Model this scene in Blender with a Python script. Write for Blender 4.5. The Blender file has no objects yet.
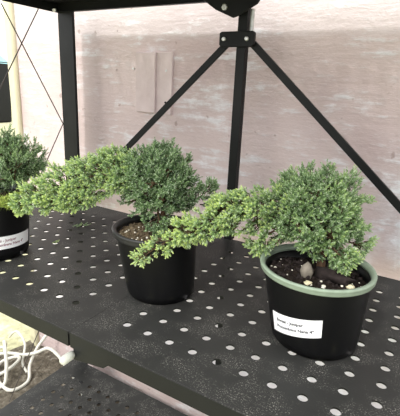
import bpy, bmesh, math, random
from mathutils import Vector, Matrix, noise as mnoise

S = 0.002                       # metres per working unit
C = bpy.context.scene.collection
PI = math.pi
random.seed(7)

# ---------------------------------------------------------------- helpers
def link(name, me, m=None, parent=None):
    o = bpy.data.objects.new(name, me); C.objects.link(o)
    if m is not None:
        me.materials.append(m)
    if parent is not None:
        o.parent = parent
        o.matrix_parent_inverse = Matrix.Translation(-parent.location)
    return o

def from_py(name, V, F, m, parent=None, smooth=False, cols=None):
    me = bpy.data.meshes.new(name)
    me.from_pydata([(x*S, y*S, z*S) for x, y, z in V], [], F)
    if smooth:
        me.polygons.foreach_set('use_smooth', [True]*len(me.polygons))
    if cols:
        a = me.color_attributes.new('tone', 'FLOAT_COLOR', 'POINT')
        a.data.foreach_set('color', [c for q in cols for c in (q[0], q[1], q[2], 1)])
    me.update()
    return link(name, me, m, parent)

def thing(name, label, cat, loc, group=None):
    o = bpy.data.objects.new(name, None); C.objects.link(o)
    o.empty_display_size = .02
    o.location = Vector(loc)*S
    tag(o, label, cat, group)
    return o

def tag(o, label=None, cat=None, group=None, kind=None):
    if label: o['label'] = label
    if cat: o['category'] = cat
    if group: o['group'] = group
    if kind: o['kind'] = kind
    return o

class G:
    """collects geometry in working units"""
    def __init__(s): s.V = []; s.F = []; s.C = []
    def add(s, V, F, col=None):
        n = len(s.V); s.V += [tuple(v) for v in V]
        s.F += [tuple(i+n for i in f) for f in F]
        if col is not None: s.C += [col]*len(V)
    def box(s, x0, x1, y0, y1, z0, z1, col=None):
        V = [(x, y, z) for z in (z0, z1) for y in (y0, y1) for x in (x0, x1)]
        s.add(V, [(0,2,3,1),(4,5,7,6),(0,1,5,4),(2,6,7,3),(0,4,6,2),(1,3,7,5)], col)
    def tube(s, pts, rad, n=8, cap=True):
        pts = [Vector(p) for p in pts]
        R = rad if isinstance(rad, (list, tuple)) else [rad]*len(pts)
        V = []; F = []
        up = Vector((0, 0, 1)); t = (pts[1]-pts[0]).normalized()
        if abs(t.dot(up)) > .9: up = Vector((1, 0, 0))
        nx = t.cross(up).normalized()
        for i, p in enumerate(pts):
            a = pts[max(i-1, 0)]; b = pts[min(i+1, len(pts)-1)]
            t = (b-a).normalized(); nx = (nx-t*nx.dot(t)).normalized(); ny = t.cross(nx)
            for k in range(n):
                w = 2*PI*k/n
                V.append(p+(nx*math.cos(w)+ny*math.sin(w))*R[i])
        for i in range(len(pts)-1):
            for k in range(n):
                k2 = (k+1) % n
                F.append((i*n+k, i*n+k2, (i+1)*n+k2, (i+1)*n+k))
        if cap:
            F.append(tuple(range(n-1, -1, -1))); F.append(tuple((len(pts)-1)*n+k for k in range(n)))
        s.add(V, F)
    def bar(s, a, b, w, d, ny):
        """flat bar from a to b, width w across, depth d along ny"""
        a = Vector(a); b = Vector(b); t = (b-a).normalized(); ny = Vector(ny).normalized()
        nx = t.cross(ny).normalized()
        V = []
        for p in (a, b):
            for i, j in ((-1,-1),(1,-1),(1,1),(-1,1)):
                V.append(p+nx*i*w/2+ny*j*d/2)
        s.add(V, [(3,2,1,0),(4,5,6,7),(0,1,5,4),(1,2,6,5),(2,3,7,6),(3,0,4,7)])
    def prism(s, poly, y0, y1):
        """polygon in XZ extruded in Y"""
        n = len(poly)
        V = [(x, y0, z) for x, z in poly]+[(x, y1, z) for x, z in poly]
        s.add(V, [tuple(range(n)), tuple(range(2*n-1, n-1, -1))]+[(i, i+n, (i+1) % n+n, (i+1) % n) for i in range(n)])
    def build(s, name, m, parent=None, smooth=False):
        return from_py(name, s.V, s.F, m, parent, smooth, s.C if s.C else None)

def bevel(o, w, seg=2):
    b = o.modifiers.new('bevel', 'BEVEL'); b.width = w*S; b.segments = seg; b.limit_method = 'ANGLE'
    return o

def spline(pts, n=6):
    P = [Vector(p) for p in pts]; P = [2*P[0]-P[1]]+P+[2*P[-1]-P[-2]]; out = []
    for i in range(1, len(P)-2):
        for k in range(n):
            t = k/n; a, b, c, d = P[i-1:i+3]
            out.append(.5*((2*b)+(c-a)*t+(2*a-5*b+4*c-d)*t*t+(3*b-a-3*c+d)*t**3))
    out.append(P[-2]); return out

# ---------------------------------------------------------------- materials
def srgb(r, g, b):
    return tuple(((c/255)/12.92 if c/255 <= .04045 else ((c/255+.055)/1.055)**2.4) for c in (r, g, b))+(1,)

class Mat:
    def __init__(s, name):
        s.m = bpy.data.materials.new(name); s.m.use_nodes = True
        s.nt = s.m.node_tree; s.b = s.nt.nodes['Principled BSDF']
    def n(s, t, **kw):
        x = s.nt.nodes.new(t)
        for k, v in kw.items():
            if k in x.inputs: x.inputs[k].default_value = v
            else: setattr(x, k, v)
        return x
    def l(s, a, b): s.nt.links.new(a, b)
    def obj(s): return s.n('ShaderNodeTexCoord').outputs['Object']
    def noise(s, vec, scale, detail=4, rough=.55):
        x = s.n('ShaderNodeTexNoise'); x.inputs['Scale'].default_value = scale
        x.inputs['Detail'].default_value = detail; x.inputs['Roughness'].default_value = rough
        if vec: s.l(vec, x.inputs['Vector'])
        return x.outputs['Fac']
    def ramp(s, fac, stops):
        x = s.n('ShaderNodeValToRGB'); e = x.color_ramp.elements
        while len(e) < len(stops): e.new(.5)
        for k, (p, c) in enumerate(stops): e[k].position = p; e[k].color = c
        s.l(fac, x.inputs['Fac']); return x.outputs['Color']
    def mix(s, f, a, b, mode='MIX'):
        x = s.n('ShaderNodeMix', data_type='RGBA', blend_type=mode)
        for sock, v in ((x.inputs['Factor'], f), (x.inputs[6], a), (x.inputs[7], b)):
            if hasattr(v, 'links') or isinstance(v, bpy.types.NodeSocket): s.l(v, sock)
            else: sock.default_value = v
        return x.outputs[2]
    def math(s, op, a, b=None, c=None):
        x = s.n('ShaderNodeMath', operation=op)
        for i, v in enumerate((a, b, c)):
            if v is None: continue
            if isinstance(v, bpy.types.NodeSocket): s.l(v, x.inputs[i])
            else: x.inputs[i].default_value = v
        return x.outputs[0]
    def maprange(s, v, a, b):
        x = s.n('ShaderNodeMapRange', interpolation_type='SMOOTHSTEP'); s.l(v, x.inputs[0])
        x.inputs[1].default_value = a; x.inputs[2].default_value = b
        return x.outputs[0]
    def bump(s, h, strength, dist):
        x = s.n('ShaderNodeBump'); x.inputs['Strength'].default_value = strength
        x.inputs['Distance'].default_value = dist; s.l(h, x.inputs['Height'])
        s.l(x.outputs[0], s.b.inputs['Normal'])
    def col(s, c):
        if isinstance(c, bpy.types.NodeSocket): s.l(c, s.b.inputs['Base Color'])
        else: s.b.inputs['Base Color'].default_value = c
    def set(s, **kw):
        for k, v in kw.items(): s.b.inputs[k.replace('_', ' ')].default_value = v
        return s

def plain(name, c, rough=.5, spec=.5, var=.0, scale=300, metal=0):
    m = Mat(name); m.set(Roughness=rough, Metallic=metal); m.b.inputs['Specular IOR Level'].default_value = spec
    if var:
        f = m.noise(m.obj(), scale)
        d = tuple(x*(1-var) for x in c[:3])+(1,); u = tuple(min(1, x*(1+var)) for x in c[:3])+(1,)
        m.col(m.ramp(f, [(.3, d), (.7, u)]))
    else: m.col(c)
    return m.m

# painted wall : pink paint scraped and brushed over with white, plus painted-in light
def wall_material():
    m = Mat('painted_plaster'); p = m.obj()
    sep = m.n('ShaderNodeSeparateXYZ'); m.l(p, sep.inputs[0])
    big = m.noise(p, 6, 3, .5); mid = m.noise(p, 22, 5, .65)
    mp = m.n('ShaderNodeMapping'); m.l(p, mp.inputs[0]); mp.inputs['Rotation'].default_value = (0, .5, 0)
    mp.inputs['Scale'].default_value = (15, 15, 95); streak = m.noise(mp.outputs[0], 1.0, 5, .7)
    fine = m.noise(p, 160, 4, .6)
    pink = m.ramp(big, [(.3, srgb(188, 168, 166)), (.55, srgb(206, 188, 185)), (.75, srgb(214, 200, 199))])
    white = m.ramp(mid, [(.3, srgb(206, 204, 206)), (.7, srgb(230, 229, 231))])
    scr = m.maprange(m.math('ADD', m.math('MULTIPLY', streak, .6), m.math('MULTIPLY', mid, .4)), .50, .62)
    # white stands in for the light patch at lower right and sunlit upper band
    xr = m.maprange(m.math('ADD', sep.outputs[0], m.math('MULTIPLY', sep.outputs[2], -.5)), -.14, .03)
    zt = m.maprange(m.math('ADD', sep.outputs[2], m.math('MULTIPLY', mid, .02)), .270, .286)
    zb = m.math('SUBTRACT', 1.0, m.maprange(m.math('ADD', sep.outputs[2], m.math('MULTIPLY', mid, .03)), -.06, .0))  # white mixed in below the shelf to make up for missing light
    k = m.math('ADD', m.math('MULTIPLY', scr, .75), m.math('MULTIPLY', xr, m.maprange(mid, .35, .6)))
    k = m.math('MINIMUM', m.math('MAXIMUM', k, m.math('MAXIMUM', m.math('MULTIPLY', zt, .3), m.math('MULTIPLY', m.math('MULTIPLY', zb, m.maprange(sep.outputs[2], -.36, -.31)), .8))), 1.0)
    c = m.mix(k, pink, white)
    spots = m.maprange(m.noise(p, 75, 2, .5), .70, .76)
    c = m.mix(m.math('MULTIPLY', spots, .6), c, srgb(150, 128, 120))
    m.col(c); m.set(Roughness=.7)
    h = m.math('ADD', m.math('MULTIPLY', mid, .6), m.math('ADD', m.math('MULTIPLY', fine, .25), m.math('MULTIPLY', streak, .5)))
    m.bump(h, .7, .005)
    return m.m

def steel_material():
    m = Mat('black_powder_coat'); p = m.obj()
    f1 = m.noise(p, 10, 4, .6); f2 = m.noise(p, 900, 3, .7); f3 = m.noise(p, 30, 5, .7)
    base = m.ramp(f1, [(.3, srgb(20, 21, 21)), (.7, srgb(31, 32, 31))])
    # pale dust speckles that gather in drifts
    d = m.math('MULTIPLY', m.maprange(f2, .54, .66), m.maprange(f3, .44, .62))
    geo = m.n('ShaderNodeNewGeometry'); s2 = m.n('ShaderNodeSeparateXYZ'); m.l(geo.outputs['Normal'], s2.inputs[0])
    d = m.math('MULTIPLY', d, m.maprange(s2.outputs[2], .5, .9))
    c = m.mix(m.math('MULTIPLY', d, .7), base, srgb(168, 164, 156))
    c = m.mix(m.math('MULTIPLY', m.maprange(s2.outputs[2], .5, .9), .05), c, srgb(168, 166, 160))
    m.col(c); m.l(m.math('ADD', m.math('MULTIPLY', f3, .25), .30), m.b.inputs['Roughness'])
    m.b.inputs['Specular IOR Level'].default_value = .16
    m.bump(m.noise(p, 500, 2), .12, .0005)
    return m.m

def ground_material():
    m = Mat('pale_gravel'); p = m.obj()
    v = m.n('ShaderNodeTexVoronoi'); v.inputs['Scale'].default_value = 45; m.l(p, v.inputs['Vector'])
    c = m.ramp(m.noise(p, 30, 5, .7), [(.35, srgb(128, 126, 92)), (.5, srgb(166, 164, 124)), (.65, srgb(204, 202, 166))])
    far = m.maprange(m.noise(p, 1.2, 2), .35, .65)
    m.col(m.mix(m.math('MULTIPLY', far, .5), c, srgb(190, 186, 160))); m.set(Roughness=.95)
    m.bump(v.outputs['Distance'], .6, .01)
    return m.m

def dirt_material(name, cs, sc=60, bd=.01):
    m = Mat(name); p = m.obj()
    m.col(m.ramp(m.noise(p, sc, 6, .75), cs)); m.set(Roughness=.95); m.b.inputs['Specular IOR Level'].default_value = .15
    m.bump(m.noise(p, sc*3, 5, .7), .9, bd)
    return m.m

def foliage_material(name):
    m = Mat(name)
    a = m.n('ShaderNodeVertexColor', layer_name='tone')
    m.col(a.outputs['Color']); m.set(Roughness=.5)
    m.b.inputs['Specular IOR Level'].default_value = .35
    # needles let a little light through
    tr = m.n('ShaderNodeBsdfTranslucent'); m.l(a.outputs['Color'], tr.inputs[0])
    mx = m.n('ShaderNodeMixShader'); mx.inputs[0].default_value = .25
    m.l(m.b.outputs[0], mx.inputs[1]); m.l(tr.outputs[0], mx.inputs[2])
    out = m.nt.nodes['Material Output']; m.l(mx.outputs[0], out.inputs[0])
    return m.m

def pot_material():
    m = Mat('black_pot_plastic'); p = m.obj()
    dust = m.maprange(m.noise(p, 260, 4, .7), .62, .8)
    m.col(m.mix(m.math('MULTIPLY', dust, .25), srgb(11, 11, 12), srgb(80, 79, 76)))
    m.set(Roughness=.36); m.b.inputs['Specular IOR Level'].default_value = .3
    m.bump(m.noise(p, 40, 2), .1, .002)
    return m.m

M = dict(
    wall=wall_material(), steel=steel_material(), ground=ground_material(),
    dirt=dirt_material('bare_earth', [(.35, srgb(78, 72, 62)), (.55, srgb(122, 114, 100)), (.7, srgb(186, 180, 166))]),
    soil=dirt_material('dark_potting_soil', [(.3, srgb(22, 18, 16)), (.55, srgb(44, 36, 31)), (.75, srgb(74, 62, 54))], 160, .003),
    soil2=dirt_material('brown_gritty_soil', [(.3, srgb(62, 50, 38)), (.5, srgb(104, 88, 68)), (.72, srgb(158, 142, 116))], 260, .003),
    needle=foliage_material('juniper_needles'),
    bark=plain('juniper_bark', srgb(78, 62, 46), .85, .2, .35, 900),
    trunkbark=plain('trunk_bark', srgb(92, 70, 54), .9, .2, .4, 500),
    pot=pot_material(), rimblack=plain('black_rim_plastic', srgb(38, 38, 38), .4, .4, .2, 200),
    rimgreen=plain('pale_green_plastic', srgb(134, 148, 130), .4, .4, .1, 150),
    rimgrey=plain('grey_rim_plastic', srgb(132, 140, 138), .45, .4, .1, 150),
    paper=plain('white_label_paper', srgb(238, 238, 238), .6, .3), ink=plain('black_ink', srgb(52, 52, 58), .7, .2),
    inkred=plain('faded_ink', srgb(150, 110, 116), .7, .2),
    bolt=plain('zinc_bolt', srgb(205, 205, 202), .35, .5, 0, 1, .6),
    wire=plain('dark_wire', srgb(58, 50, 44), .5, .4),
    crumb=plain('brown_crumb', srgb(96, 84, 66), .9, .2, .4, 300),
    perlite=plain('perlite', srgb(226, 220, 204), .9, .2, .12, 400),
    stone=plain('grey_stone', srgb(128, 120, 108), .85, .3, .3, 180),
    darkchip=plain('dark_bark_chip', srgb(44, 36, 34), .9, .3, .4, 350),
    cream=plain('cream_pebble', srgb(222, 212, 178), .7, .3, .15, 300),
    moss=foliage_material('moss_strands'),
    hose=plain('white_hose', srgb(206, 204, 192), .45, .4, .05, 60),
    knob=plain('white_rubber', srgb(190, 192, 180), .5, .4, .08, 200),
    trim=plain('pale_yellow_paint', srgb(206, 200, 170), .6, .3, .06, 30),
    farwall=plain('sunlit_white_wall', srgb(238, 240, 234), .8, .2, .05, 8),
    bin=plain('black_bin_plastic', srgb(14, 15, 17), .5, .3), teal=plain('pale_teal_cloth', srgb(150, 192, 196), .8, .2, .15, 20),
    plate=None,
)
pm = Mat('pink_board_paint'); pp = pm.obj()
pm.col(pm.ramp(pm.noise(pp, 30, 4), [(.3, srgb(194, 176, 174)), (.7, srgb(211, 195, 193))])); pm.set(Roughness=.6)
pm.bump(pm.noise(pp, 90, 4), .3, .002); M['plate'] = pm.m

# ---------------------------------------------------------------- setting
g = G(); g.box(-7600, 2200, -2600, 4200, -206, -200)
tag(g.build('floor', M['ground']), kind='structure')
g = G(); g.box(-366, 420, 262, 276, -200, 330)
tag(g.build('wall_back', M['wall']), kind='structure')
# rounded pale-yellow corner bead of the wall
g = G()
g.box(-373, -366, 259.5, 276, -200, 330)
g.tube([(-363, 260.5, -200), (-363, 260.5, 330)], 3.2, 12)
tag(bevel(g.build('trim_1', M['trim']), .8), kind='structure')
g = G(); g.box(-7400, -366, 3600, 3640, -200, 1500)
tag(g.build('wall_far', M['farwall']), kind='structure')
# strip of bare earth along the foot of the wall
V = []; F = []; nx, ny = 60, 14
for j in range(ny+1):
    for i in range(nx+1):
        x = -386+i*(770/nx); y = 120+j*(142/ny)
        e = 0 if 0 < i < nx and 0 < j else -3
        V.append((x, y, -198.5+e+2.2*mnoise.noise(Vector((x*.05, y*.05, 0)))))
for j in range(ny):
    for i in range(nx):
        a = j*(nx+1)+i; F.append((a, a+1, a+nx+2, a+nx+1))
tag(from_py('trim_2', V, F, M['dirt'], None, True), kind='structure')

# pink board fixed on the wall, with a raised left half and four screws
t = thing('wall_board', 'small pink painted board screwed to the wall behind the left brace', 'board', (-197, 262, 78))
g = G(); g.box(-213.5, -180, 259.8, 262, 79, 124.2); bevel(g.build('backing', M['plate'], t), .4)
g = G(); g.box(-213, -194, 257.6, 259.9, 79.6, 123.8); bevel(g.build('raised_panel', M['plate'], t), .6)
for x, z in ((-216.5, 112), (-216.5, 55), (-185, 111), (-185, 88)):
    g = G(); g.tube([(x, 262, z), (x, 259.0, z)], .8, 10); g.build('screw', M['darkchip'] if z < 100 else M['bolt'], t)

# ---------------------------------------------------------------- rack
rack = thing('folding_shelf_rack', 'black perforated steel folding shelf rack with diagonal braces', 'shelf', (-114, 170, -200))
PIT = 11.13
def panel(x0, x1, z, cols, lip=7.0):
    """perforated sheet with folded lips"""
    g = G(); rows = [118.35+PIT*k for k in range(10)]; th = .7
    xs = [x0]; n = 20; r = 1.85
    cs = sorted(cols)
    ybound = [100]+[rows[0]-PIT/2+PIT*k for k in range(11)]+[240]
    xb = [x0]+[cs[0]-PIT/2+PIT*k for k in range(len(cs)+1)]+[x1]
    idx = {}
    def v(x, y, zz):
        key = (round(x, 3), round(y, 3), round(zz, 3))
        if key not in idx: idx[key] = len(g.V); g.V.append((x, y, zz))
        return idx[key]
    for zz, flip in ((z, False), (z-th, True)):
        for i in range(len(xb)-1):
            for j in range(len(ybound)-1):
                a, b, c, d = xb[i], xb[i+1], ybound[j], ybound[j+1]
                if 0 < i < len(xb)-2 and 0 < j < len(ybound)-2:
                    cx, cy = (a+b)/2, (c+d)/2
                    sq = []
                    for k in range(n):
                        w = 2*PI*k/n+PI/4; dx, dy = math.cos(w), math.sin(w); q = (PIT/2)/max(abs(dx), abs(dy))
                        sq.append(v(cx+dx*q, cy+dy*q, zz))
                    ci = [v(cx+r*math.cos(2*PI*k/n+PI/4), cy+r*math.sin(2*PI*k/n+PI/4), zz) for k in range(n)]
                    for k in range(n):
                        f = (ci[k], sq[k], sq[(k+1) % n], ci[(k+1) % n])
                        g.F.append(f[::-1] if flip else f)
                    if not flip:
                        lo = [v(cx+r*math.cos(2*PI*k/n+PI/4), cy+r*math.sin(2*PI*k/n+PI/4), z-th) for k in range(n)]
                        for k in range(n): g.F.append((ci[k], ci[(k+1) % n], lo[(k+1) % n], lo[k]))
                else:
                    f = (v(a, c, zz), v(b, c, zz), v(b, d, zz), v(a, d, zz))
                    g.F.append(f[::-1] if flip else f)
    for (a, b, c, d) in ((x0, x1, 100, 100.7), (x0, x1, 239.3, 240), (x0, x0+.7, 100.7, 239.3), (x1-.7, x1, 100.7, 239.3)):
        if c < 101 and d < 101:
            if b > 0: a += .5
            else: b -= .5
        g.box(a, b, c, d, z-lip, z-.02)
    for yy, a, b in ((100.35, x0+.4, x1-.4), (239.65, x0, x1)): g.tube([(a, yy, z-.25), (b, yy, z-.25)], .36, 8)
    for c, d in ((100.7, 103), (237, 239.3)): g.box(x0+.7, x1-.7, c, d, z-lip, z-lip+.5)   # returned hem
    return g
LC = [-133.8-PIT*k for k in range(12)]; RC = [-102.2+PIT*k for k in range(13)]
for z in (0, 158, -167):
    o = panel(-276, -118.3, z, LC).build('shelf_panel', M['steel'], rack)
    o = panel(-118.15, 48, z, RC).build('shelf_panel', M['steel'], rack)
posts = ((-276, -260.5, 240, 242.4), (32.5, 48, 240, 242.4), (-276, -260.5, 97.6, 100), (32.5, 48, 97.6, 100))
for k, (a, b, c, d) in enumerate(posts):
    g = G(); g.box(a, b, c, d, -193, 159)
    if a < -100: g.box(a-.7, a, min(c, 240), max(d, 114 if c < 200 else d), -193, 159)
    else: g.box(b, b+1.6, min(c, 226 if c > 200 else c), max(d, 114 if c < 200 else d), -193, 159)
    bevel(g.build('post', M['steel'], rack), .35)
    g = G(); xc = (a+b)/2; yc = (c+d)/2
    g.tube([(xc-3, yc, -195), (xc+3, yc, -195)], 5, 20); bevel(g.build('caster_wheel', M['rimblack'], rack), .8)
# centre posts : slim folded channel standing on each level
g = G(); g.box(-117.4, -111.4, 237.6, 239.6, 0, 151.2); g.box(-113.0, -111.4, 239.6, 242.6, 0, 151.2)
bevel(g.build('centre_post', M['steel'], rack), .3)
g = G(); g.box(-117.4, -111.4, 237.6, 239.6, -167, -7.2); bevel(g.build('centre_post', M['steel'], rack), .3)
# gussets and braces
for zo in (0,):
    g = G(); g.prism([(-128, 125.8), (-126.4, 124.6), (-106.2, 124.6), (-104.8, 125.8), (-104.8, 132.6), (-106, 133.4), (-126.6, 133.4), (-128, 132.6)], 234.6, 237.4)
    gu = bevel(g.build('gusset', M['steel'], rack), .4)
    for x in (-124.4, -109.2):
        g = G(); g.tube([(x, 234.8, 129), (x, 233.2, 129)], 1.25, 14); bevel(g.build('bolt', M['bolt'], gu), .4)
    g = G(); g.prism([(-141, 152), (-101, 152), (-104, 147.5), (-114, 142.2), (-119, 140.6), (-131, 145.5)], 233.4, 235)
    gt = bevel(g.build('gusset', M['steel'], rack), .3)
    g = G(); g.tube([(-124.5, 233.6, 146.5), (-124.5, 232, 146.5)], 1.9, 6); bevel(g.build('bolt', M['bolt'], gt), .3)
    g = G(); g.tube([(-109.3, 240.2, 133), (-109.3, 240.2, 146)], 1.3, 12); g.build('hinge_pin', M['bolt'], rack)
for xe, sx in ((-262, -124.6), (34, -106.6)):
    g = G(); a = Vector((sx, 238.4, 126.4)); b = Vector((xe, 238.4, 1.5))
    g.bar(a, b, 4.4, 1.6, (0, 1, 0)); g.bar(a+Vector((0, 1.4, 1.6)), b+Vector((0, 1.4, 1.6)), 1.4, 3.2, (0, 1, 0))
    bevel(g.build('brace', M['steel'], rack), .3)
g = G(); g.prism([(-117, -6.8), (-96, -6.8), (-100, -10.5), (-117, -13.5)], 101, 102.2); g.build('gusset', M['steel'], rack)
g = G(); g.tube([(-117.6, 101.5, -11.2), (-117.6, 99, -11.2), (-117.6, 96, -11.2), (-117.6, 95, -11.2)], [1.5, 1.9, 1.9, 1.3], 20)
kb = g.build('hinge_knob', M['knob'], rack, True); tag(kb, 'white rubber hinge knob')
# thin crossed wires on the left end frame
for a, b in (((192, 149.5), (240.5, 65.5)), ((222.5, 151), (126, 0)), ((240.5, 65.5), (199, 1)), ((240.5, -57), (167, -167)), ((150, 151), (101, 70))):
    g = G(); g.tube([(-277.2, a[0], a[1]), (-277.2, b[0], b[1])], .42, 6); g.build('cross_wire', M['wire'], rack)
# small screw where the top shelf meets the left post
g = G(); g.tube([(-277, 239, 153), (-274, 234.5, 152)], 1.3, 10); g.build('bolt', M['bolt'], rack)

# ---------------------------------------------------------------- junipers
def hsv_mix(a, b, t): return tuple(x*(1-t)+y*t for x, y in zip(a, b))
OLD = srgb(88, 114, 84)[:3]; MATURE = srgb(146, 174, 116)[:3]; YOUNG = srgb(212, 228, 142)[:3]; PALE = srgb(214, 228, 196)[:3]; GOLD = srgb(158, 158, 84)[:3]

def needles(g, base, dirn, length, nl, age, rng, step=.5, r0=.55):
    """one short shoot clothed in awl-shaped needles"""
    d = Vector(dirn).normalized(); up = Vector((0, 0, 1)) if abs(d.z) < .9 else Vector((1, 0, 0))
    u = d.cross(up).normalized(); v = d.cross(u); k = int(length/step); ph = rng.random()*6.28
    bend = Vector((rng.uniform(-.2, .2), rng.uniform(-.2, .2), rng.uniform(0, .35)))
    for i in range(k):
        t = (i+.5)/k; p = base+d*length*t+bend*(length*t*t*.5)
        L = nl*(1-.45*t)*rng.uniform(.8, 1.15)
        for q in range(3):
            a = ph+i*1.05+q*2.094; rad = u*math.cos(a)+v*math.sin(a)
            nd = (rad*(.85-.45*t)+d*(.75+.4*t)).normalized()
            w = rad.cross(d)*(L*.22)
            f = min(1, max(0, age*(.35+.75*t)+rng.uniform(-.12, .14)))
            if f < .5: c = hsv_mix(OLD, MATURE, f*2)
            else: c = hsv_mix(MATURE, YOUNG, (f-.5)*2)
            if q == 0 and rng.random() < .6: c = hsv_mix(c, PALE, .75)
            m = p+nd*L*.45
            n0 = len(g.V)
            g.V += [tuple(p), tuple(m+w+rad*.02), tuple(p+nd*L), tuple(m-w)]
            g.F += [(n0, n0+1, n0+2, n0+3)]; g.C += [c]*4

def spray(g, wood, base, dirn, length, age, rng, nl=1.75, side=5):
    """a twig with side shoots alternating along it"""
    d = Vector(dirn).normalized(); up = Vector((0, 0, 1)) if abs(d.z) < .9 else Vector((1, 0, 0))
    u = d.cross(up).normalized(); v = d.cross(u)
    needles(g, base+d*length*.25, d, length*.75, nl, age, rng)
    for i in range(side):
        t = .12+.7*i/side; a = i*2.4+rng.random()*.8
        sd = (d*.8+(u*math.cos(a)+v*math.sin(a))*.75+Vector((0, 0, .15))).normalized()
        needles(g, base+d*length*t, sd, length*(.55-.25*t)*rng.uniform(.8, 1.2), nl*.95, age*rng.uniform(.85, 1.1), rng)
    wood.tube([base, base+d*length*.6], [.28, .12], 4, False)

def bush(name_parent, centre, rad, trunk_base, n, age, seed, nl=1.75, flat=.55, wood_parent=None, keep=None, ln=(4.2, 6.8)):
    rng = random.Random(seed); g = G(); w = G(); c = Vector(centre); tb = Vector(trunk_base)
    heads = []
    nb = 26
    for i in range(nb):                                   # main limbs
        z = 1-(i+.5)/nb*(1+flat); a = i*2.39996
        r = math.sqrt(max(0, 1-z*z)); tip = c+Vector((r*math.cos(a)*rad[0]*.72, r*math.sin(a)*rad[1]*.72, z*rad[2]*.72))
        fork = tb+(c-tb)*.45; mid = (fork+tip)/2+Vector((rng.uniform(-2, 2), rng.uniform(-2, 2), rng.uniform(-1, 2)))
        w.tube(spline([fork, mid, tip], 4), [1.0, .9, .85, .8, .7, .6, .5, .4, .3], 5, False); heads.append((mid, tip))
    for i in range(n):
        z = 1-(i+.5)/n*(1+flat); a = i*2.39996+rng.uniform(-.25, .25); r = math.sqrt(max(0, 1-z*z))
        dv = Vector((r*math.cos(a), r*math.sin(a), z))
        lump = .82+.62*mnoise.noise(Vector((dv.x*3.1+seed, dv.y*3.1, dv.z*3.1)))
        s = lump*(rng.random()**.32)
        p = c+Vector((dv.x*rad[0], dv.y*rad[1], dv.z*rad[2]))*s*.84
        if keep and not keep(p): continue
        L = rng.uniform(*ln)*(1 if z > -.2 else .85)
        if rng.random() < .16 and z > 0: L *= 1.45; dv = (dv+Vector((0, 0, .5))).normalized()
        dd = (dv+Vector((rng.uniform(-.45, .45), rng.uniform(-.45, .45), rng.uniform(.05, .65)))).normalized()
        spray(g, w, p, dd, L, age*rng.uniform(.55, 1.25)*(.75+.35*s), rng, nl)
        if i % 3 == 0:
            q = min(heads, key=lambda h: (h[1]-p).length); w.tube([q[1], (q[1]+p)/2+Vector((0, 0, -.6)), p], [.35, .3, .25], 4, False)
    return g, w

def branch(g, w, pts, widths, age0, age1, seed, dens=1.5, nl=1.75, ln=(4.2, 6.6), r=.7, drop=0):
    """long trailing branch with sprays along it; widths = half height of its foliage"""
    rng = random.Random(seed); P = spline(pts, 8); n = len(P)
    w.tube(P, [r*(1-.75*i/(n-1)) for i in range(n)], 6)
    W = spline([(x, 0, 0) for x in widths], 8); tot = sum((P[i+1]-P[i]).length for i in range(n-1)); m = int(tot*dens)
    for i in range(m):
        t = (i+rng.random())/m; k = min(n-2, int(t*(n-1))); f = t*(n-1)-k
        p = P[k].lerp(P[k+1], f); d = (P[k+1]-P[k]).normalized(); wd = W[min(k, len(W)-1)].x
        a = rng.uniform(0, 2*PI); up = Vector((0, 0, 1)); u = d.cross(up).normalized(); v = u.cross(d)
        off = (u*math.cos(a)+v*math.sin(a)); rr = rng.random()**.6*wd
        q = p+off*rr*.75
        dd = (d*rng.uniform(.5, 1.2)+off*.7+Vector((0, 0, rng.uniform(-.1, .4)-drop))).normalized()
        L = min(rng.uniform(*ln), 3+wd*1.1)
        spray(g, w, q, dd, L, (age0*(1-t)+age1*t)*rng.uniform(.75, 1.2), rng, nl, 5)
        if i % 3 == 0: w.tube([p, (p+q)/2, q], [.22, .2, .16], 4, False)
    e = P[-1]; spray(g, w, e-(P[-1]-P[-2]).normalized()*2, P[-1]-P[-2], 5.5, age1, rng, nl, 5)

def pot(parent, cx, cy, h, rt, rb, sx, rimm, wall=.7, rimh=2.6, inner=None, brim=1.5):
    """tapering nursery pot with rolled rim, leaning by sx along the view"""
    SX, SY = sx*.857, sx*.512
    n = 72
    def ring(r, z): 
        k = z/h; return [(cx+SX*k+r*math.cos(2*PI*i/n), cy+SY*k+r*math.sin(2*PI*i/n), z) for i in range(n)]
    def lathe(prof, closed=False):
        V = []; F = []
        for r, z in prof: V += ring(r, z)
        m = len(prof)
        for j in range(m if closed else m-1):
            for i in range(n):
                i2 = (i+1) % n; j2 = (j+1) % m; F.append((j*n+i, j*n+i2, j2*n+i2, j2*n+i))
        return V, F
    rbody = rt-brim
    R = lambda z: rb+(rbody-rb)*z/h
    g = G(); V, F = lathe([(rb*.86, .9), (rb*.92, 0.0), (rb*.955, .4), (rb*.965, 1.5), (R(1.9)-.1, 1.9), (R(4.2), 4.2), (R(10), 10), (R(h*.5), h*.5), (R(h-rimh-1), h-rimh-1), (R(h-1), h-1),
                             (R(h)-wall, h-1), (R(h-8)-wall, h-8), (rb*.9, 1.6)], True)
    g.add(V, F)
    V = ring(rb*.87, 1.0); g.add(V, [tuple(range(n-1, -1, -1))])
    body = g.build('pot_body', M['pot'], parent, True)
    g = G(); z1 = h; z0 = h-rimh
    V, F = lathe([(rt-brim-.1, z0-.6), (rt-.55, z0-.5), (rt-.25, z0), (rt-.35, z0+.9), (rt-.1, z1-1.0), (rt, z1-.5), (rt-.2, z1), (rt-.9, z1+.12), (rt-brim-.5, z1-.3), (rt-brim-.9, z1-1.6), (rt-brim-.9, z0-.6)], True)
    g.add(V, F); g.build('rim', rimm, parent, True)
    return lambda ang, z, off=0: Vector((cx+SX*z/h+(R(z)+off)*math.cos(ang), cy+SY*z/h+(R(z)+off)*math.sin(ang), z))

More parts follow.
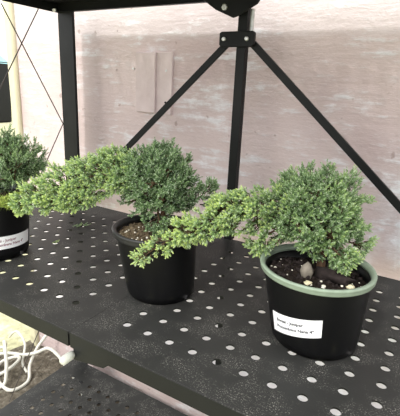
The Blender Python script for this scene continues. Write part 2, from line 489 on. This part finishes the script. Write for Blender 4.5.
def soil(parent, cx, cy, r, z, m, seed, nperl, chip=True):
    rng = random.Random(seed); V = [(cx, cy, z+1.5)]; F = []; nr, n = 12, 48
    def hz(x, y, k): return z+1.5*(1-k*k)+1.1*mnoise.noise(Vector((x*.25, y*.25, seed)))+.6*mnoise.noise(Vector((x*.8, y*.8, seed)))
    for j in range(1, nr+1):
        for i in range(n):
            k = j/nr; x = cx+r*k*math.cos(2*PI*i/n); y = cy+r*k*math.sin(2*PI*i/n); V.append((x, y, hz(x, y, k)))
    for i in range(n): F.append((0, 1+i, 1+(i+1) % n))
    for j in range(nr-1):
        for i in range(n):
            a = 1+j*n+i; b = 1+j*n+(i+1) % n; F.append((a, a+n, b+n, b))
    s = from_py('soil', V, F, m, parent, True)
    def scatter(name, cnt, r0, r1, mm, jag):
        g = G()
        for _ in range(cnt):
            k = math.sqrt(rng.random())*.95; a = rng.random()*6.28; x = cx+r*k*math.cos(a); y = cy+r*k*math.sin(a)
            blob(g, (x, y, hz(x, y, k)+.2), rng.uniform(r0, r1), jag, rng)
        o = g.build(name, mm, s); o['kind'] = 'stuff'
    scatter('perlite', nperl, .25, .6, M['perlite'], .3)
    if chip: scatter('bark_crumb', 160, .4, 1.3, M['darkchip'] if m is M['soil'] else M['crumb'], .5)
    return hz

ICO = None
def blob(g, c, r, jag, rng, sc=(1, 1, 1)):
    global ICO
    if ICO is None:
        bm = bmesh.new(); bmesh.ops.create_icosphere(bm, subdivisions=2, radius=1); bm.verts.ensure_lookup_table()
        ICO = ([v.co.copy() for v in bm.verts], [tuple(v.index for v in f.verts) for f in bm.faces]); bm.free()
    o = Vector((rng.random()*50, rng.random()*50, 0)); c = Vector(c)
    q = (rng.uniform(.7, 1.3)*sc[0], rng.uniform(.7, 1.3)*sc[1], rng.uniform(.6, 1.0)*sc[2])
    V = []
    for v in ICO[0]:
        k = r*(1+jag*mnoise.noise(v*1.4+o)*1.6); V.append((c.x+v.x*k*q[0], c.y+v.y*k*q[1], c.z+v.z*k*q[2]))
    g.add(V, ICO[1])

def curved_patch(on, a0, a1, zt0, zt1, zb0, zb1, off, n=16):
    V = []; F = []
    for i in range(n+1):
        t = i/n; a = math.radians(a0+(a1-a0)*t)
        for j in range(3):
            z = (zb0+(zb1-zb0)*t)*(1-j/2)+(zt0+(zt1-zt0)*t)*j/2
            V.append(on(a, z, off)); 
    k = len(V)
    V += [on(math.radians(a0+(a1-a0)*(i//3)/n), v.z, off-.12) for i, v in enumerate(V)]
    for i in range(n):
        for j in range(2):
            a = i*3+j; F.append((a, a+3, a+4, a+1)); F.append((a+k, a+1+k, a+4+k, a+3+k))
    rim = [0+i*3 for i in range(n+1)]+[n*3+1, n*3+2]+[i*3+2 for i in range(n-1, -1, -1)]+[1]
    for i in range(len(rim)):
        a, b = rim[i], rim[(i+1) % len(rim)]; F.append((b, a, a+k, b+k))
    return V, F

def wrapped_text(parent, lines, on, a0, a1, zt0, zt1, zb0, zb1, off, m, size):
    """lettering printed on a label that curves round the pot"""
    for (txt, u0, v0) in lines:
        cu = bpy.data.curves.new('lettering', 'FONT'); cu.body = txt; cu.size = size; cu.resolution_u = 2; cu.offset = size*.03
        tmp = bpy.data.objects.new('tmp_text', cu); C.objects.link(tmp)
        bpy.context.view_layer.update()
        me = bpy.data.meshes.new_from_object(tmp.evaluated_get(bpy.context.evaluated_depsgraph_get()))
        bpy.data.objects.remove(tmp); bpy.data.curves.remove(cu)
        r = (on(0, 12)-on(PI, 12)).length/2
        arc = abs(math.radians(a1-a0))*r
        for v in me.vertices:
            t = u0+v.co.x/arc; a = math.radians(a0+(a1-a0)*t)
            zc = (zt0+(zt1-zt0)*t)*v0+(zb0+(zb1-zb0)*t)*(1-v0)+v.co.y
            v.co = on(a, zc, off)*S
        me.name = 'lettering'; link('lettering', me, m, parent)

def clump(name, parent, g, w, woodname='branches'):
    f = from_py(name, g.V, g.F, M['needle'], parent, False, g.C)
    f['kind'] = 'stuff'
    if w.V: from_py(woodname, w.V, w.F, M['bark'], parent, True)
    return f

TXT = [('Bonsai - Juniper', .13, .60), ('Procumbens Nana 4"', .13, .27)]
# ---- right plant
P = thing('potted_juniper', 'bonsai juniper in black pot with pale green rim and white printed label, right side', 'potted plant', (-31.5, 156.8, 0), 'potted bonsai junipers')
on = pot(P, -31.5, 156.8, 33.6, 22.95, 17.75, -2.76, M['rimgreen'], brim=1.3, rimh=2.2)
SCx, SCy = -31.5-2.3, 156.8-1.35
hR = soil(P, SCx, SCy, 20.4, 27.5, M['soil'], 3, 46)
LA = (-131, -67, 15.4, 19.9, 6.5, 12.0)
V, F = curved_patch(on, *LA, .22)
lab = from_py('label', V, F, M['paper'], P, False)
wrapped_text(lab, TXT, on, *LA, .30, M['ink'], 1.85)
w = G(); w.tube(spline([(-33, 160, 26), (-33.5, 161, 33), (-35, 163, 39), (-37, 164, 46)], 5), [2.2, 2.1, 2, 1.9, 1.8, 1.7, 1.7, 1.6, 1.6, 1.5, 1.4, 1.4, 1.3, 1.2, 1.1, 1], 10)
w.build('trunk', M['trunkbark'], P, True)
g, w = bush(P, (-40.5, 165, 51.0), (23, 19, 20.5), (-34, 160, 34), 720, .5, 11, flat=.85)
# lower right skirt and the hanging left tuft
branch(g, w, [(-36, 162, 42), (-30, 165, 42), (-24, 166, 42), (-19, 168, 40.5)], [6, 7, 6, 3], .5, .6, 21, 1.6)
branch(g, w, [(-36, 162, 44), (-31, 157, 43), (-26, 155, 40), (-22, 155, 37.5)], [6, 6, 5, 2], .6, .7, 22, 1.5)
branch(g, w, [(-42, 160, 46), (-52, 157, 44), (-58, 155, 39), (-60.5, 154, 34.5)], [6, 6, 4, 1.5], .7, .9, 23, 1.6)
clump('foliage', P, g, w)
g, w = G(), G()
branch(g, w, [(-42, 162, 50), (-56, 157, 53.5), (-68, 151, 53), (-76, 146, 50)], [8, 8, 7, 4], .75, .9, 31, 3.4)
branch(g, w, [(-60, 155, 49), (-72, 149, 47.5), (-81, 143, 43.5), (-88, 138, 40)], [7, 7, 5, 3.5], .8, 1.0, 32, 3.4)
branch(g, w, [(-76, 146, 44), (-86, 139.5, 40), (-95, 133, 34.5), (-104, 127.5, 26.5)], [4.5, 3.5, 3.0, 1.5], .95, 1.1, 33, 1.5, 1.5, (3.5, 5))
clump('trailing_foliage', P, g, w, 'trailing_branch')
rng = random.Random(4)

# ---- middle plant
P = thing('potted_juniper', 'bonsai juniper in plain black pot without a label, branch trailing left, middle', 'potted plant', (-109, 152.5, 0), 'potted bonsai junipers')
pot(P, -109, 152.5, 33.9, 21.46, 16.95, -3.0, M['rimblack'], brim=1.5, rimh=2.8)
soil(P, -109-2.5, 152.5-1.5, 18.8, 30.2, M['soil2'], 5, 55)
w = G(); w.tube(spline([(-110, 153, 29), (-111, 154, 36), (-110, 155, 42), (-113, 155, 50)], 5), [2.4, 2.2, 2.1, 2, 1.9, 1.8, 1.7, 1.6, 1.6, 1.5, 1.4, 1.4, 1.3, 1.2, 1.1, 1], 10)
w.build('trunk', M['trunkbark'], P, True)
g, w = bush(P, (-114.3, 156, 54.5), (19.6, 18.5, 20.5), (-111, 153, 36), 700, .3, 17, flat=.92)
branch(g, w, [(-108, 156, 46), (-100, 160, 47), (-94, 163, 50), (-90, 165, 55)], [6, 6, 4, 2], .2, .35, 41, 1.3)
branch(g, w, [(-112, 152, 44), (-108, 148, 40), (-105, 146, 37.5)], [8, 7, 5], .3, .4, 42, 2.0)
clump('foliage', P, g, w)
g, w = G(), G()
branch(g, w, [(-116, 152, 55), (-128, 145, 60), (-140, 137, 57), (-152, 128, 52), (-167, 117, 43)], [9, 9, 9, 8, 3.5], .7, .95, 51, 4.2)
branch(g, w, [(-124, 146, 57), (-136, 138, 52), (-147, 130, 47), (-157, 123, 44)], [5, 6, 5, 3], .8, 1.05, 52, 3.6)
branch(g, w, [(-122, 149, 58), (-130, 147, 63), (-137, 143, 64.5)], [5, 5, 2], .6, .8, 53, 3.5)
clump('trailing_foliage', P, g, w, 'trailing_branch')

# ---- left plant, cut by the frame
P = thing('potted_juniper', 'bonsai juniper in black pot with moss over its rim, at the left edge', 'potted plant', (-217.7, 133.7, 0), 'potted bonsai junipers')
on = pot(P, -217.7, 133.7, 36, 23.6, 18.1, -1.5, M['rimgrey'], brim=1.3, rimh=2.4)
soil(P, -217.7-1.2, 133.7-.7, 20.8, 31.8, M['soil2'], 8, 60)
LB = (-50, 36, 15.8, 14.6, 7.8, 7.2)
V, F = curved_patch(on, *LB, .22)
lab = from_py('label', V, F, M['paper'], P, False)
wrapped_text(lab, TXT, on, *LB, .30, M['inkred'], 2.2)
w = G(); w.tube(spline([(-218, 134, 30), (-217, 135, 38), (-219, 136, 44), (-218, 136, 52)], 5), [2.6, 2.4, 2.3, 2.2, 2.1, 2, 1.9, 1.8, 1.8, 1.7, 1.6, 1.5, 1.4, 1.3, 1.2, 1], 10)
w.build('trunk', M['trunkbark'], P, True)
g, w = bush(P, (-217, 142, 52.5), (24, 23, 19), (-218, 135, 38), 680, .42, 29, flat=1.0)
branch(g, w, [(-212, 138, 50), (-203, 145, 51), (-196, 150, 52)], [7, 6, 3], .2, .4, 61, 1.8)
clump('foliage', P, g, w)
# moss strands hanging over the front of the rim
rng = random.Random(9); g = G()
for i in range(2600):
    a = math.radians(rng.uniform(-110, 25)); k = rng.random()
    rr = 16+min(k, .6)/.6*8+max(0, k-.6)*2.5; z = 36.2+1.6*math.sin(min(1, k/.7)*3.1)-max(0, k-.6)*15*(.7+.3*math.sin(a*5))
    p = Vector((-219.2+rr*math.cos(a), 132.9+rr*math.sin(a), z))
    out = Vector((math.cos(a), math.sin(a), 0)); tn = Vector((-out.y, out.x, 0))
    d = (out*rng.uniform(.1, .7)+tn*rng.uniform(-1, 1)+Vector((0, 0, rng.uniform(-.5, .5)))).normalized()
    L = rng.uniform(2, 4.2); wv = Vector((0, 0, .28)) if rng.random() < .5 else out*.28
    c = hsv_mix(srgb(128, 158, 62)[:3], srgb(196, 208, 112)[:3], rng.random())
    n0 = len(g.V); g.V += [tuple(p-wv), tuple(p+wv), tuple(p+d*L)]; g.F.append((n0, n0+1, n0+2)); g.C += [c]*3
mo = from_py('moss', g.V, g.F, M['moss'], P, False, g.C); mo['kind'] = 'stuff'; tag(mo, 'yellow-green moss')

# ---- stones and bits lying in the right pot
def pebble(name, label, cat, c, r, m, seed, sc=(1, 1, 1), jag=.35):
    rng = random.Random(seed); g = G(); blob(g, c, r, jag, rng, sc)
    tag(g.build(name, m, None, True), label, cat)
pebble('stone', 'smooth grey stone against the trunk in the right pot', 'stone', (-36.5, 151.0, 31.2), 3.5, M['stone'], 2, (1, .8, 1.2), .25)
pebble('bark_chunk', 'large dark bark chunk beside the grey stone in the right pot', 'bark', (-25.5, 153.0, 30.6), 4.9, M['darkchip'], 12, (1.2, .75, .8), .75)
pebble('pebble', 'cream pebble near the right rim of the green-rimmed pot', 'pebble', (-19.0, 150.0, 30.0), 1.5, M['cream'], 6)
pebble('pebble', 'pale yellow-green pebble in front of the grey stone', 'pebble', (-34.0, 144.8, 29.6), 1.5, M['cream'], 8, (1.3, .9, .7))
pebble('pebble', 'small white pebble right of the yellow-green one in soil', 'pebble', (-28.0, 145.5, 29.4), 1.1, M['perlite'], 9)

# ---- fallen bits on the shelf
def fallen(label, c, ang, L, n, seed, age):
    rng = random.Random(seed); g = G(); w = G(); d = Vector((math.cos(ang), math.sin(ang), .05)); c = Vector(c)
    for i in range(n):
        o_ = Vector((rng.uniform(-1, 1), rng.uniform(-1, 1), 0))*(1.2)
        needles(g, c+o_+d*L*(i/n-.5), d+Vector((rng.uniform(-.7, .7), rng.uniform(-.7, .7), rng.uniform(.1, .3))), L*.45, 1.3, age, rng)
    zmin = min(v[2] for v in g.V); g.V = [(x, y, z-zmin+.05) for x, y, z in g.V]
    o = from_py('juniper_sprig', g.V, g.F, M['needle'], None, False, g.C)
    tag(o, label, 'sprig', 'fallen sprigs on the shelf')
fallen('longer dry green juniper sprig lying on the shelf under the trailing branch', (-211, 193, 0), .9, 9, 9, 3, .55)
fallen('small yellowish juniper sprig lying on the shelf nearer the front edge', (-199.5, 163, 0), 1.2, 4, 6, 4, 1.0)

# ---------------------------------------------------------------- yard at lower left
t = G()
loop = [(-420, 215, -196), (-385, 232, -194), (-372, 226, -178), (-352, 214, -170), (-338, 205, -182), (-332, 196, -196), (-345, 184, -197), (-372, 190, -196), (-384, 208, -194), (-368, 224, -190),
        (-345, 230, -186), (-325, 232, -176), (-312, 236, -168), (-300, 238, -172), (-284, 236, -180), (-262, 232, -190), (-240, 220, -196)]
t.tube(spline(loop, 8), 1.7, 10); tag(t.build('hose', M['hose'], None, True), 'white hose looping over the ground below the shelf at lower left', 'hose')
t = G()
loop = [(-318, 254, -140), (-326, 250, -160), (-334, 240, -178), (-330, 226, -190), (-318, 214, -197), (-322, 196, -197), (-350, 200, -196), (-362, 214, -193), (-350, 226, -188), (-340, 218, -186), (-346, 200, -192), (-376, 176, -197)]
t.tube(spline(loop, 8), 1.7, 10); tag(t.build('cord', M['hose'], None, True), 'thinner white cord tangled with the hose at lower left', 'cord')

loops = [[(-430, 236, -197), (-405, 226, -186), (-392, 206, -172), (-374, 196, -172), (-362, 190, -184), (-358, 180, -196)],
         [(-420, 196, -197), (-392, 202, -192), (-372, 206, -186), (-356, 198, -188), (-346, 188, -196), (-352, 172, -197)],
         [(-400, 250, -197), (-384, 246, -182), (-366, 240, -172), (-350, 236, -178), (-342, 226, -192), (-330, 222, -197)]]
lab3 = ['loose end of white cord arching highest at the far left of the tangle', 'loose white cord lying low in the tangle nearest the lower shelf', 'loose white cord arching nearest the wall corner']
for lp, lb in zip(loops, lab3):
    t = G(); t.tube(spline(lp, 8), 1.3, 8); tag(t.build('cord', M['hose'], None, True), lb, 'cord', 'white cords on the ground')

# dark bin with a pale teal cloth far off at the left edge
b = thing('bin', 'black bin with pale teal cover standing far off at the left edge', 'bin', (-2775, 1780, -200))
g = G()
X0 = -2900; 
V = []
for z, e in ((-199, 14), (208, 0)):
    V += [(X0+e, 1690+e, z), (-2650-e, 1690+e, z), (-2650-e, 1870-e, z), (X0+e, 1870-e, z)]
g.add(V, [(3,2,1,0),(4,5,6,7),(0,1,5,4),(1,2,6,5),(2,3,7,6),(3,0,4,7)]); bevel(g.build('bin_body', M['bin'], b), 12)
g = G(); rngb = random.Random(2)
V = []; F = []; N = 14
for j in range(N+1):
    for i in range(N+1):
        u = i/N; v = j/N; e = min(u, 1-u, v, 1-v)
        V.append((X0-6+u*262, 1684+v*192, 206+90*math.sin(PI*min(1, u*1.1))**.6*math.sin(PI*v)**.5 if e > 0 else 196)); 
for j in range(N):
    for i in range(N):
        a = j*(N+1)+i; F.append((a, a+1, a+N+2, a+N+1))
from_py('cover', V, F, M['teal'], b, True)

# ---------------------------------------------------------------- light
sc = bpy.context.scene
W = bpy.data.worlds.new('World'); sc.world = W; W.use_nodes = True
nt = W.node_tree; bg = nt.nodes['Background']; bg.inputs[0].default_value = (.975, .985, 1, 1); bg.inputs[1].default_value = 1.85
sd = bpy.data.lights.new('sun', 'SUN'); sd.energy = 1.25; sd.angle = math.radians(4); sd.color = (1, .97, .92)
so = bpy.data.objects.new('sun', sd); C.objects.link(so)
so.rotation_euler = Vector((.12, 1, -.98)).to_track_quat('-Z', 'Y').to_euler()

# ---------------------------------------------------------------- camera
Rm = ((0.8576180304452773, -0.18425979593701328, 0.48014543781693264), (0.5122184429486684, 0.2223772755066498, -0.8295665217699432), (0.04608232370883058, 0.9573905550711737, 0.2850960268086961))
cd = bpy.data.cameras.new('camera'); co = bpy.data.objects.new('camera', cd); C.objects.link(co)
mw = Matrix(Rm).to_4x4(); mw.translation = Vector((0, 0, 100))*S; co.matrix_world = mw
cd.sensor_fit = 'HORIZONTAL'; cd.sensor_width = 36; cd.lens = 403.81*36/400; cd.clip_start = .01; cd.clip_end = 100
sc.camera = co
sc.view_settings.view_transform = 'Standard'; sc.view_settings.look = 'None'; sc.view_settings.gamma = 1
sc.view_settings.use_curve_mapping = False
sc.view_settings.exposure = 0.52
